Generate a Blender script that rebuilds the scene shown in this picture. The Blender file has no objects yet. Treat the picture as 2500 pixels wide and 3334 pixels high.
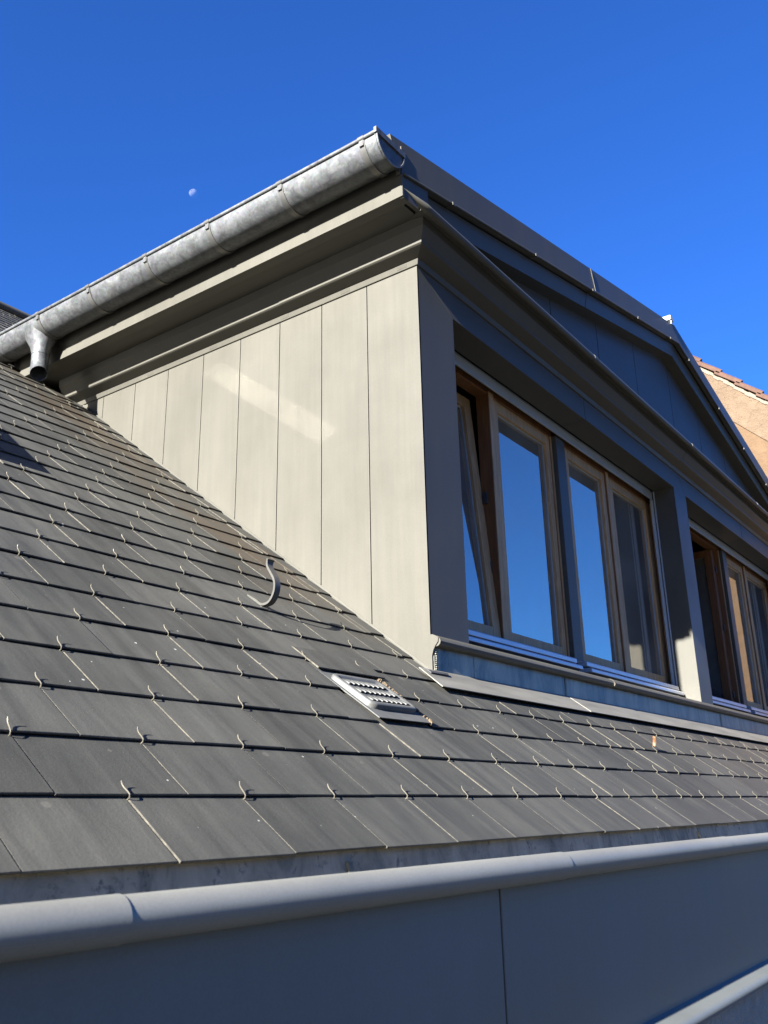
import bpy, math, random
from mathutils import Vector, Matrix
random.seed(7)
S = bpy.context.scene
COL = S.collection

# ------------------------------------------------------------------ camera
CAM_LOC = (-3.17297, -2.09062, -0.55423)
CAM_ROT = (1.8941449768914818, 0.01992859513784867, -0.9321363421516332)
cd = bpy.data.cameras.new("camera"); cam = bpy.data.objects.new("camera", cd); COL.objects.link(cam)
cam.location = CAM_LOC; cam.rotation_euler = CAM_ROT
cd.sensor_fit = 'VERTICAL'; cd.sensor_height = 36.0; cd.lens = 31.468
cd.clip_start = 0.02; cd.clip_end = 20000
cd.dof.use_dof = True; cd.dof.focus_distance = 3.6; cd.dof.aperture_fstop = 9.0
S.camera = cam
S.render.resolution_x = 768; S.render.resolution_y = 1024

# ------------------------------------------------------------------ sky, sun, exposure
SUN_EL = math.radians(21.1); SUN_AZ = math.radians(2.35)     # from -X, turned slightly to -Y
sdir = Vector((-math.cos(SUN_EL)*math.cos(SUN_AZ), -math.cos(SUN_EL)*math.sin(SUN_AZ), math.sin(SUN_EL)))
W = bpy.data.worlds.new("World"); S.world = W; W.use_nodes = True
nt = W.node_tree; nt.nodes.clear()
out = nt.nodes.new('ShaderNodeOutputWorld'); bg = nt.nodes.new('ShaderNodeBackground')
sky = nt.nodes.new('ShaderNodeTexSky'); sky.sky_type = 'NISHITA'; sky.sun_disc = False
sky.sun_elevation = SUN_EL; sky.sun_rotation = math.atan2(sdir.x, sdir.y)
sky.altitude = 600; sky.air_density = 1.0; sky.dust_density = 0.0; sky.ozone_density = 2.5
hs = nt.nodes.new('ShaderNodeMix'); hs.data_type = 'RGBA'; hs.blend_type = 'MULTIPLY'
hs.inputs[0].default_value = 1.0; hs.inputs[7].default_value = (.155, .392, .842, 1)   # deep dry-air blue
nt.links.new(sky.outputs[0], hs.inputs[6]); nt.links.new(hs.outputs[2], bg.inputs['Color'])
nt.links.new(bg.outputs[0], out.inputs['Surface'])
bg.inputs['Strength'].default_value = 0.0512
sl = bpy.data.lights.new("sun", 'SUN'); sun = bpy.data.objects.new("sun", sl); COL.objects.link(sun)
sl.energy = 5.0; sl.angle = math.radians(0.53); sl.color = (1.0, 0.98, 0.955)
sun.rotation_euler = sdir.to_track_quat('Z', 'Y').to_euler()
sun.location = (-30, -5, 20)
S.view_settings.view_transform = 'Standard'; S.view_settings.look = 'None'
S.view_settings.gamma = 1.0; S.view_settings.exposure = 2.75
S.cycles.use_denoising = True
S.cycles.use_guiding = True; S.cycles.use_surface_guiding = True     # finds the sun bounced off the roof window onto the cheek
S.cycles.sample_clamp_indirect = 0; S.cycles.blur_glossy = 0
S.cycles.max_bounces = 8; S.cycles.transparent_max_bounces = 16

# ------------------------------------------------------------------ materials
ALB = .485                      # scale of the base colours to the exposure
def K(c): return tuple(x*ALB for x in c)
def mat(name):
    m = bpy.data.materials.new(name); m.use_nodes = True
    n = m.node_tree.nodes; n.clear()
    o = n.new('ShaderNodeOutputMaterial'); b = n.new('ShaderNodeBsdfPrincipled')
    m.node_tree.links.new(b.outputs[0], o.inputs[0])
    return m, m.node_tree, b
def nd(t, kind, **kw):
    n = t.nodes.new(kind)
    for k, v in kw.items():
        if k in n.inputs: n.inputs[k].default_value = v
        else: setattr(n, k, v)
    return n
def coords(t, scale=(1, 1, 1), kind='Object', rot=(0, 0, 0)):
    c = nd(t, 'ShaderNodeTexCoord'); mp = nd(t, 'ShaderNodeMapping')
    mp.inputs['Scale'].default_value = scale; mp.inputs['Rotation'].default_value = rot
    t.links.new(c.outputs[kind], mp.inputs[0]); return mp.outputs[0]
def noise(t, vec, scale, detail=4, rough=.55, dist=0.0):
    n = nd(t, 'ShaderNodeTexNoise'); n.inputs['Scale'].default_value = scale
    n.inputs['Detail'].default_value = detail; n.inputs['Roughness'].default_value = rough
    n.inputs['Distortion'].default_value = dist
    t.links.new(vec, n.inputs['Vector']); return n.outputs['Fac']
def ramp(t, fac, stops):
    r = nd(t, 'ShaderNodeValToRGB'); e = r.color_ramp.elements
    while len(e) < len(stops): e.new(0.5)
    for k, (p, c) in enumerate(stops):
        e[k].position = p; e[k].color = (c[0], c[1], c[2], 1) if hasattr(c, '__len__') else (c, c, c, 1)
    t.links.new(fac, r.inputs[0]); return r.outputs[0]
def mix(t, fac, a, b, typ='MIX'):
    m = nd(t, 'ShaderNodeMix', data_type='RGBA', blend_type=typ)
    for sock, v in ((m.inputs[0], fac), (m.inputs[6], a), (m.inputs[7], b)):
        if hasattr(v, 'links') or isinstance(v, bpy.types.NodeSocket): t.links.new(v, sock)
        elif isinstance(v, (int, float)): sock.default_value = v
        else: sock.default_value = (v[0], v[1], v[2], 1)
    return m.outputs[2]
def bump(t, b, h, strength, dist=.002):
    n = nd(t, 'ShaderNodeBump'); n.inputs['Strength'].default_value = strength; n.inputs['Distance'].default_value = dist
    t.links.new(h, n.inputs['Height']); t.links.new(n.outputs[0], b.inputs['Normal'])

def zinc_clad(name, base, metallic=.45, rough=.42, var=.12, streak=True):
    base = K(base)
    m, t, b = mat(name)
    v = coords(t); vs = coords(t, (9, 9, .55))
    big = noise(t, v, 1.6, 4); st = noise(t, vs, 3.0, 5, .6); fine = noise(t, v, 260, 2)
    c1 = ramp(t, big, [(.3, [x*(1-var) for x in base]), (.7, [x*(1+var*.6) for x in base])])
    c2 = ramp(t, st, [(.35, (.88, .88, .88)), (.65, (1.06, 1.05, 1.03))])
    c = mix(t, .5 if streak else .2, c1, c2, 'MULTIPLY')
    c3 = ramp(t, fine, [(.35, (.95, .95, .95)), (.65, (1.03, 1.03, 1.03))])
    c = mix(t, 1.0, c, c3, 'MULTIPLY')
    t.links.new(c, b.inputs['Base Color'])
    b.inputs['Metallic'].default_value = metallic; b.inputs['Specular IOR Level'].default_value = .5 if metallic > .2 else .13
    r = ramp(t, big, [(.3, rough-.05), (.7, rough+.07)]); t.links.new(r, b.inputs['Roughness'])
    wav = noise(t, coords(t, (1, 1, .5)), 2.2, 2)
    h = nd(t, 'ShaderNodeMath', operation='MULTIPLY_ADD'); h.inputs[1].default_value = .04
    t.links.new(fine, h.inputs[0]); t.links.new(wav, h.inputs[2])
    bump(t, b, h.outputs[0], .35, .006)
    return m
M = {}
M['clad'] = zinc_clad('quartz_zinc_cladding', (.154, .1458, .1185), metallic=.03)
M['clad_front'] = zinc_clad('quartz_zinc_front', (.154, .1458, .1185), metallic=.03, streak=False)
M['clad_panel'] = zinc_clad('anthracite_wall_panel', (.285, .300, .27), metallic=.22, rough=.5, streak=False)
M['coping'] = zinc_clad('coping_zinc', (.50, .49, .415), metallic=.5, rough=.55, streak=False)

m, t, b = mat('dark_gap'); b.inputs['Base Color'].default_value = (.03, .03, .03, 1); b.inputs['Roughness'].default_value = .9; M['gap'] = m

# galvanised gutter
m, t, b = mat('galvanised_steel')
v = coords(t); vo = nd(t, 'ShaderNodeTexVoronoi'); vo.inputs['Scale'].default_value = 70; t.links.new(v, vo.inputs['Vector'])
n1 = noise(t, v, 14, 7, .72, .8); n2 = noise(t, coords(t, (1, .6, 1)), 26, 5, .65)
c = mix(t, .22, ramp(t, n1, [(.34, K((.085, .098, .102))), (.5, K((.140, .158, .160))), (.68, K((.215, .232, .228)))]), vo.outputs['Color'], 'SOFT_LIGHT')
c = mix(t, ramp(t, n2, [(.56, 0.0), (.70, .6)]), c, K((.29, .295, .28)))
bw = nd(t, 'ShaderNodeHueSaturation'); bw.inputs['Saturation'].default_value = .35; t.links.new(c, bw.inputs['Color'])
t.links.new(bw.outputs[0], b.inputs['Base Color']); b.inputs['Metallic'].default_value = .40
t.links.new(ramp(t, n1, [(.3, .48), (.7, .62)]), b.inputs['Roughness']); bump(t, b, n2, .12, .002)
M['galv'] = m
m, t, b = mat('galvanised_strap')
v = coords(t); n1 = noise(t, v, 18, 4)
t.links.new(ramp(t, n1, [(.3, K((.20, .197, .18))), (.7, K((.29, .285, .26)))]), b.inputs['Base Color'])
b.inputs['Metallic'].default_value = .6; b.inputs['Roughness'].default_value = .42; M['strap'] = m

# patinated flashing zinc
m, t, b = mat('patinated_zinc')
v = coords(t); n1 = noise(t, coords(t, (1, 1, .35)), 6, 6, .72, .6); n2 = noise(t, v, 24, 4, .7)
c = ramp(t, n1, [(.36, K((.10, .10, .09))), (.5, K((.36, .345, .27))), (.66, K((.66, .63, .50)))])
c = mix(t, ramp(t, n2, [(.60, 0.0), (.72, .55)]), c, K((.09, .10, .11)))
t.links.new(c, b.inputs['Base Color']); b.inputs['Metallic'].default_value = .5
t.links.new(ramp(t, n1, [(.3, .36), (.7, .55)]), b.inputs['Roughness']); bump(t, b, n2, .15, .002); M['patina'] = m
m, t, b = mat('gutter_lining_zinc')
v = coords(t); n1 = noise(t, coords(t, (1, 1, .5)), 9, 6, .7, .8); n2 = noise(t, v, 30, 4, .7)
c = ramp(t, n1, [(.34, K((.26, .235, .16))), (.5, K((.52, .46, .32))), (.68, K((.72, .64, .46)))])
c = mix(t, ramp(t, n2, [(.58, 0.0), (.68, .8)]), c, K((.14, .13, .10)))
t.links.new(c, b.inputs['Base Color']); b.inputs['Metallic'].default_value = .05; b.inputs['Roughness'].default_value = .65; M['lining'] = m
m, t, b = mat('flashing_zinc')
v = coords(t); n1 = noise(t, coords(t, (.4, 2, 2)), 6, 5)
t.links.new(ramp(t, n1, [(.3, K((.28, .262, .215))), (.7, K((.43, .405, .335)))]), b.inputs['Base Color'])
b.inputs['Metallic'].default_value = .35; b.inputs['Roughness'].default_value = .5; bump(t, b, n1, .3, .006); M['flash'] = m

# slates
m, t, b = mat('fibre_cement_slate')
g = nd(t, 'ShaderNodeNewGeometry')
v = coords(t)
tone = ramp(t, g.outputs['Random Per Island'], [(0, K((.081, .0800, .0695))), (.5, K((.0985, .0970, .0845))), (1, K((.120, .1175, .1015)))])
rot = coords(t, (7, .8, .8), rot=(math.radians(0), 0, 0))
streak = noise(t, rot, 2.6, 6, .65, .3); fine = noise(t, v, 190, 3, .6); cloud = noise(t, v, 3.2, 5, .6)
c = mix(t, .85, tone, ramp(t, streak, [(.28, (.66, .66, .67)), (.72, (1.34, 1.33, 1.30))]), 'MULTIPLY')
c = mix(t, .7, c, ramp(t, cloud, [(.3, (.78, .78, .80)), (.7, (1.22, 1.20, 1.15))]), 'MULTIPLY')
c = mix(t, .8, c, ramp(t, fine, [(.3, (.9, .9, .9)), (.7, (1.08, 1.08, 1.08))]), 'MULTIPLY')
# ochre weathering running down beside the dormer cheek
sx = nd(t, 'ShaderNodeSeparateXYZ'); t.links.new(coords(t), sx.inputs[0])
def band(sock, lo0, lo1, hi0, hi1):
    a = nd(t, 'ShaderNodeMapRange'); a.interpolation_type = 'SMOOTHSTEP'
    for k, q in zip((1, 2, 3, 4), (lo0, lo1, 0, 1)): a.inputs[k].default_value = q
    t.links.new(sock, a.inputs[0])
    d = nd(t, 'ShaderNodeMapRange'); d.interpolation_type = 'SMOOTHSTEP'
    for k, q in zip((1, 2, 3, 4), (hi0, hi1, 1, 0)): d.inputs[k].default_value = q
    t.links.new(sock, d.inputs[0])
    mm = nd(t, 'ShaderNodeMath', operation='MULTIPLY'); t.links.new(a.outputs[0], mm.inputs[0]); t.links.new(d.outputs[0], mm.inputs[1])
    return mm.outputs[0]
bx = band(sx.outputs[0], -.75, -.35, -.12, -.05); by = band(sx.outputs[1], .85, 1.5, 3.4, 4.2)
st2 = noise(t, coords(t, (5, .9, .9)), 2.2, 5, .6, .5)
mk = nd(t, 'ShaderNodeMath', operation='MULTIPLY'); t.links.new(bx, mk.inputs[0]); t.links.new(by, mk.inputs[1])
mk2 = nd(t, 'ShaderNodeMath', operation='MULTIPLY'); t.links.new(mk.outputs[0], mk2.inputs[0]); t.links.new(ramp(t, st2, [(.38, 0), (.6, .75)]), mk2.inputs[1])
c = mix(t, mk2.outputs[0], c, K((.125, .092, .057)))
rx = band(sx.outputs[0], .8, 4.5, 90, 91)  # brownish sheen over the far right, painted into the slate colour
mk3 = nd(t, 'ShaderNodeMath', operation='MULTIPLY'); t.links.new(rx, mk3.inputs[0]); t.links.new(ramp(t, st2, [(.3, .25), (.65, .8)]), mk3.inputs[1])
c = mix(t, mk3.outputs[0], c, K((.120, .100, .080)))
# pale specks and lichen dots
vflat = coords(t, (1, 1.26, 0))
def specks(scale, rad, powr, amt, col, c):
    vo = nd(t, 'ShaderNodeTexVoronoi'); vo.voronoi_dimensions = '2D'; vo.inputs['Scale'].default_value = scale; t.links.new(vflat, vo.inputs['Vector'])
    rn = nd(t, 'ShaderNodeSeparateColor'); t.links.new(vo.outputs['Color'], rn.inputs[0])
    pw = nd(t, 'ShaderNodeMath', operation='POWER'); pw.inputs[1].default_value = powr; t.links.new(rn.outputs[1], pw.inputs[0])
    th = nd(t, 'ShaderNodeMath', operation='MULTIPLY'); th.inputs[1].default_value = rad*scale; t.links.new(pw.outputs[0], th.inputs[0])
    wob = nd(t, 'ShaderNodeMath', operation='MULTIPLY_ADD'); wob.inputs[1].default_value = .004*scale; t.links.new(noise(t, v, 90, 3), wob.inputs[0]); t.links.new(vo.outputs['Distance'], wob.inputs[2])
    of = nd(t, 'ShaderNodeMath', operation='SUBTRACT'); of.inputs[1].default_value = .002*scale; t.links.new(wob.outputs[0], of.inputs[0])
    lt = nd(t, 'ShaderNodeMath', operation='LESS_THAN'); t.links.new(of.outputs[0], lt.inputs[0]); t.links.new(th.outputs[0], lt.inputs[1])
    sp = nd(t, 'ShaderNodeMath', operation='MULTIPLY'); sp.inputs[1].default_value = amt; t.links.new(lt.outputs[0], sp.inputs[0])
    return mix(t, sp.outputs[0], c, K(col))
c = specks(5.3, .017, 7, .25, (.30, .275, .22), c)
c = specks(8.1, .0042, 5, .9, (.65, .63, .55), c)
t.links.new(c, b.inputs['Base Color'])
t.links.new(ramp(t, streak, [(.3, .52), (.7, .68)]), b.inputs['Roughness'])
b.inputs['Specular IOR Level'].default_value = .16
hsum = nd(t, 'ShaderNodeMath', operation='ADD'); t.links.new(fine, hsum.inputs[0]); t.links.new(cloud, hsum.inputs[1])
bump(t, b, hsum.outputs[0], .3, .0015)
M['slate'] = m
m, t, b = mat('slate_cut_edge'); v = coords(t); n1 = noise(t, v, 60, 4, .7)
t.links.new(ramp(t, n1, [(.35, K((.06, .053, .038))), (.55, K((.13, .115, .08))), (.7, K((.19, .168, .118)))]), b.inputs['Base Color']); b.inputs['Roughness'].default_value = .85; M['edge'] = m

def plain(name, col, rough=.5, metal=0.0, var=.15, scale=14, bumpy=0.0):
    m, t, b = mat(name); v = coords(t); n1 = noise(t, v, scale, 4); col = K(col)
    t.links.new(ramp(t, n1, [(.3, [x*(1-var) for x in col]), (.7, [min(1, x*(1+var)) for x in col])]), b.inputs['Base Color'])
    b.inputs['Roughness'].default_value = rough; b.inputs['Metallic'].default_value = metal
    if bumpy: bump(t, b, noise(t, v, scale*4, 4), bumpy, .003)
    return m
M['hook'] = plain('slate_hook_wire', (.24, .215, .155), .45, .35, .12, 200)
M['vent'] = plain('vent_metal', (.165, .165, .15), .58, .2, .12, 20)
M['bar'] = plain('hook_bar_grey', (.13, .125, .105), .5, .35, .12, 40)
M['alu'] = plain('aluminium', (.95, .95, .95), .35, .35, .05, 8)
M['rail'] = plain('pale_aluminium', (.72, .77, .76), .45, .2, .06, 8)
M['deck'] = plain('roof_deck', (.05, .048, .045), .9)
M['plaster'] = plain('interior_plaster', (.45, .43, .38), .9)
M['iron'] = plain('dark_ironmongery', (.20, .20, .20), .35, .8)
M['debris'] = plain('moss_debris', (.15, .105, .055), .95, 0, .5, 90, .6)
M['leaf'] = plain('dry_leaf', (.22, .095, .025), .6, 0, .3, 60)
M['tile'] = plain('terracotta', (.115, .050, .025), .85, 0, .35, 9, .5)
M['mortar'] = plain('mortar', (.25, .205, .145), .95, 0, .2, 20, .6)
M['ground'] = plain('street_ground', (.035, .035, .035), .95, 0, .2, .3)
M['blocker'] = plain('horizon_blocker_green', (.035, .045, .022), .95, 0, .4, .05)  # dark green for the added ring that blocks low sky light
M['bitumen'] = plain('bitumen', (.05, .05, .05), .7, 0, .3, 40, .5)

def wood(name, c0, c1, rough=.65):
    c0, c1 = K(c0), K(c1)
    m, t, b = mat(name)
    v = coords(t, (16, 16, 1.2)); w = noise(t, v, 3.5, 6, .65, 1.2)
    g2 = noise(t, coords(t, (60, 60, 3)), 3, 3)
    c = ramp(t, w, [(.3, c0), (.55, [(a+d)/2 for a, d in zip(c0, c1)]), (.72, c1)])
    c = mix(t, .5, c, ramp(t, g2, [(.3, (.8, .8, .8)), (.7, (1.1, 1.1, 1.1))]), 'MULTIPLY')
    t.links.new(c, b.inputs['Base Color']); b.inputs['Roughness'].default_value = rough; bump(t, b, w, .25, .002)
    return m
M['wood_grey'] = wood('weathered_larch', (.58, .32, .12), (1.10, .72, .33))
M['wood_grey_h'] = wood('weathered_larch_rail', (.56, .33, .13), (1.0, .69, .34))
M['wood_brown'] = wood('oiled_larch', (.22, .085, .024), (.45, .20, .065), .5)

# glass: clear pane that mirrors more at a slant
m = bpy.data.materials.new('window_glass'); m.use_nodes = True; t = m.node_tree; t.nodes.clear()
o = nd(t, 'ShaderNodeOutputMaterial'); tr = nd(t, 'ShaderNodeBsdfTransparent'); gl = nd(t, 'ShaderNodeBsdfGlossy')
tr.inputs[0].default_value = (.72, .78, .78, 1); gl.inputs['Roughness'].default_value = 0.0; gl.inputs[0].default_value = (.98, .95, .84, 1)
fr = nd(t, 'ShaderNodeFresnel'); fr.inputs['IOR'].default_value = 4.6
mx = nd(t, 'ShaderNodeMixShader'); t.links.new(fr.outputs[0], mx.inputs[0]); t.links.new(tr.outputs[0], mx.inputs[1]); t.links.new(gl.outputs[0], mx.inputs[2])
dd = nd(t, 'ShaderNodeBsdfDiffuse'); dd.inputs[0].default_value = (.6, .56, .48, 1)       # pale film painted in for the panes' double reflection
nz = noise(t, coords(t), 3.0, 4); mx2 = nd(t, 'ShaderNodeMixShader'); t.links.new(ramp(t, nz, [(.3, .08), (.7, .17)]), mx2.inputs[0])
t.links.new(mx.outputs[0], mx2.inputs[1]); t.links.new(dd.outputs[0], mx2.inputs[2])
t.links.new(mx2.outputs[0], o.inputs[0]); M['glass'] = m
# roof window pane: very slightly rippled, so the sun glances off it onto the dormer cheek
m = bpy.data.materials.new('roof_window_glass'); m.use_nodes = True; t = m.node_tree; t.nodes.clear()
o = nd(t, 'ShaderNodeOutputMaterial'); df = nd(t, 'ShaderNodeBsdfDiffuse'); gl = nd(t, 'ShaderNodeBsdfGlossy')
df.inputs[0].default_value = (.02, .025, .03, 1); gl.inputs['Roughness'].default_value = .03; gl.inputs[0].default_value = (1, .96, .88, 1)
fr = nd(t, 'ShaderNodeFresnel'); fr.inputs['IOR'].default_value = 1.7
mx = nd(t, 'ShaderNodeMixShader'); t.links.new(fr.outputs[0], mx.inputs[0]); t.links.new(df.outputs[0], mx.inputs[1]); t.links.new(gl.outputs[0], mx.inputs[2])
t.links.new(mx.outputs[0], o.inputs[0]); M['roof_glass'] = m

# render walls
def render_wall(name, c0, c1, sc, strength):
    c0, c1 = K(c0), K(c1)
    m, t, b = mat(name); v = coords(t); n1 = noise(t, v, 1.6, 6, .65); n2 = noise(t, v, sc, 6, .7, .5); n3 = noise(t, v, sc*5, 3)
    c = ramp(t, n1, [(.3, c0), (.7, c1)]); c = mix(t, .6, c, ramp(t, n2, [(.3, (.78, .76, .74)), (.65, (1.08, 1.08, 1.08))]), 'MULTIPLY')
    t.links.new(c, b.inputs['Base Color']); b.inputs['Roughness'].default_value = .95
    h = nd(t, 'ShaderNodeMath', operation='MULTIPLY_ADD'); h.inputs[1].default_value = .3; t.links.new(n3, h.inputs[0]); t.links.new(n2, h.inputs[2])
    bump(t, b, h.outputs[0], strength, .03); return m
M['ochre'] = render_wall('ochre_render', (.155, .090, .042), (.200, .122, .060), 9, .9)
M['ochre_rough'] = render_wall('ochre_rough_render', (.165, .108, .060), (.245, .168, .102), 8, 1.5)
M['cement'] = render_wall('cement_render', (.62, .58, .46), (.80, .75, .60), 16, 1.0)

# moon: sunlit ball seen through the blue air in front of it
m = bpy.data.materials.new('moon_surface'); m.use_nodes = True; t = m.node_tree; t.nodes.clear()
o = nd(t, 'ShaderNodeOutputMaterial'); tr = nd(t, 'ShaderNodeBsdfTransparent'); df = nd(t, 'ShaderNodeBsdfDiffuse')
n1 = noise(t, coords(t), .075, 4)
t.links.new(ramp(t, n1, [(.35, K((.045, .045, .042))), (.6, K((.13, .128, .118)))]), df.inputs[0])
ad = nd(t, 'ShaderNodeAddShader'); t.links.new(tr.outputs[0], ad.inputs[0]); t.links.new(df.outputs[0], ad.inputs[1])
gm = nd(t, 'ShaderNodeNewGeometry'); mx = nd(t, 'ShaderNodeMixShader'); t.links.new(gm.outputs['Backfacing'], mx.inputs[0])
t.links.new(ad.outputs[0], mx.inputs[1]); t.links.new(tr.outputs[0], mx.inputs[2]); t.links.new(mx.outputs[0], o.inputs[0]); M['moon'] = m

# ------------------------------------------------------------------ builders
class MB:
    def __init__(s): s.v = []; s.f = []; s.mi = []
    def add(s, vs, fs, mi=0):
        o = len(s.v); s.v += [tuple(p) for p in vs]
        for k in fs: s.f.append(tuple(o+i for i in k)); s.mi.append(mi)
    def box(s, x0, x1, y0, y1, z0, z1, mi=0):
        s.add([(x0,y0,z0),(x1,y0,z0),(x1,y1,z0),(x0,y1,z0),(x0,y0,z1),(x1,y0,z1),(x1,y1,z1),(x0,y1,z1)],
              [(0,3,2,1),(4,5,6,7),(0,1,5,4),(1,2,6,5),(2,3,7,6),(3,0,4,7)], mi)
    def hexa(s, p, mi=0):   # 8 points, bottom 4 then top 4
        s.add(p, [(0,3,2,1),(4,5,6,7),(0,1,5,4),(1,2,6,5),(2,3,7,6),(3,0,4,7)], mi)
    def extrude(s, poly, vec, mi=0):   # polygon of 3D points swept along vec
        n = len(poly); vec = Vector(vec)
        a = [Vector(p) for p in poly]; b2 = [p+vec for p in a]
        s.add(a+b2, [tuple(range(n-1, -1, -1)), tuple(range(n, 2*n))] + [(i, (i+1) % n, n+(i+1) % n, n+i) for i in range(n)], mi)
    def sweep(s, secs, closed=True, caps=True, mi=0):   # list of equal-length point rings
        n = len(secs[0]); o = []
        fs = []
        for k in range(len(secs)-1):
            for i in range(n if closed else n-1):
                j = (i+1) % n; fs.append((k*n+i, k*n+j, (k+1)*n+j, (k+1)*n+i))
        if caps and closed:
            fs.append(tuple(range(n-1, -1, -1))); fs.append(tuple(range((len(secs)-1)*n, len(secs)*n)))
        s.add([p for r in secs for p in r], fs, mi)
    def tube(s, path, rad, n=10, caps=True, mi=0):
        P = [Vector(p) for p in path]; secs = []
        rads = rad if hasattr(rad, '__len__') else [rad]*len(P)
        ref = None
        for i, p in enumerate(P):
            d = (P[min(i+1, len(P)-1)]-P[max(i-1, 0)]).normalized()
            if ref is None: ref = d.orthogonal().normalized()
            ref = (ref - d*ref.dot(d)).normalized(); q = d.cross(ref)
            secs.append([p + (ref*math.cos(a)+q*math.sin(a))*rads[i] for a in [2*math.pi*k/n for k in range(n)]])
        s.sweep(secs, True, caps, mi)
    def build(s, name, mats, parent=None, smooth=False, bevel=0, angle=35):
        me = bpy.data.meshes.new(name)
        o = bpy.data.objects.new(name, me); COL.objects.link(o)
        off = Vector((0, 0, 0)); p = parent
        while p is not None: off += p.location; p = p.parent
        me.from_pydata([tuple(Vector(q)-off) for q in s.v], [], s.f)
        if not isinstance(mats, (list, tuple)): mats = [mats]
        for mm in mats: me.materials.append(mm)
        if len(mats) > 1: me.polygons.foreach_set('material_index', s.mi)
        me.validate(); me.update()
        import bmesh
        bm = bmesh.new(); bm.from_mesh(me); bmesh.ops.recalc_face_normals(bm, faces=bm.faces[:]); bm.to_mesh(me); bm.free()
        if smooth:
            me.polygons.foreach_set('use_smooth', [True]*len(me.polygons))
            me.set_sharp_from_angle(angle=math.radians(angle))
        if bevel:
            bv = o.modifiers.new('bevel', 'BEVEL'); bv.width = bevel; bv.segments = 2; bv.limit_method = 'ANGLE'; bv.angle_limit = math.radians(40)
            bv.harden_normals = False
        if parent is not None: o.parent = parent
        return o
def tag(o, label=None, cat=None, group=None, kind=None):
    for k, v in (('label', label), ('category', cat), ('group', group), ('kind', kind)):
        if v: o[k] = v
    return o
def empty(name, loc=(0, 0, 0), parent=None):
    o = bpy.data.objects.new(name, None); COL.objects.link(o); o.empty_display_size = .1
    off = Vector((0, 0, 0)); p = parent
    while p is not None: off += p.location; p = p.parent
    o.location = Vector(loc)-off
    if parent is not None: o.parent = parent
    return o
def arc(cx, cy, r, a0, a1, n):
    return [(cx+r*math.cos(math.radians(a0+(a1-a0)*k/n)), cy+r*math.sin(math.radians(a0+(a1-a0)*k/n))) for k in range(n+1)]

# ------------------------------------------------------------------ shared geometry
T = 0.75962; PITCH = math.atan(T); CP, SP = math.cos(PITCH), math.sin(PITCH)
EW, EX = 0.29781, 0.19059            # slate width, exposure
X0, S0 = -2.36272, -1.04157          # first eaves joint, eaves line on the slope
def RP(x, s, h=0.0): return Vector((x, s*CP - h*SP, s*SP + h*CP))
ESL = 0.0153
def EZ(y): return ESL*max(y, 0.0)
DW = 7.42                            # dormer width
APX = 3.709                          # gable apex

# ground sheet
mb = MB(); mb.add([(-9000,-9000,-9),(9000,-9000,-9),(9000,9000,-9),(-9000,9000,-9)], [(0,1,2,3)])
tag(mb.build('ground', M['ground']), kind='structure')

# unseen ring all round, added to block low sky light and bounce
mb = MB(); n = 96; secs = []
for rr_, zz in ((260, -9), (330, 1.0), (420, .55), (600, -.35)):
    ring = []
    for k in range(n):
        a = 2*math.pi*k/n
        el = 9.5+1.0*math.sin(3*a+.6)+.7*math.sin(7*a)+4.5*max(0, math.cos(a-math.radians(185)))-5.5*max(0, math.cos(a-math.radians(-35)))**2
        ring.append((rr_*math.cos(a), rr_*math.sin(a), -9 if zz == -9 else max(-9, rr_*math.tan(math.radians(el))*zz)))
    secs.append(ring)
mb.sweep(secs, True, False); tag(mb.build('horizon_blocker', M['blocker'], smooth=True), kind='structure')

# ------------------------------------------------------------------ DORMER
D = tag(empty('dormer', (0, 0, 0)), 'wide gabled dormer clad in grey zinc with four wooden windows and a sunlit side wall', 'dormer')
def blk(f): mb = MB(); f(mb); return mb

# cheek: separate standing panels over a dark backing
seams = [0.0, .31131, .61210, .91250, 1.21509, 1.52014, 1.83194, 2.14104, 2.45931, 2.80]
for a, b_ in zip(seams[:-1], seams[1:]):
    g = .0028; a2, b2 = a+(g if a > 0 else 0), b_-g
    zt = lambda y: 2.004+EZ(y); zb = lambda y: y*T-.03
    poly = [(-.002, a2, zb(a2)), (-.002, b2, zb(b2)), (-.002, b2, zt(b2)), (-.002, a2, zt(a2))]
    if b2 > 2.7: poly = [(-.002, a2, zb(a2)), (-.002, 2.71, zt(2.71)), (-.002, a2, zt(a2))]
    mb = MB(); mb.extrude(poly, (.012, 0, 0)); mb.build('cheek_panel', M['clad'], D, bevel=.0007)
mb = MB(); mb.extrude([(.016, .02, -.02), (.016, 3.4, 3.4*T-.05), (.016, 3.4, 2.5), (.016, .02, 2.15)], (.05, 0, 0))
mb.build('cheek_backing', M['gap'], D)
mb = MB(); mb.extrude([(DW-.05, .02, -.02), (DW-.05, 3.4, 3.4*T-.05), (DW-.05, 3.4, 2.5), (DW-.05, .02, 2.15)], (.05, 0, 0)); mb.build('cheek_backing', M['clad'], D)
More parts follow.
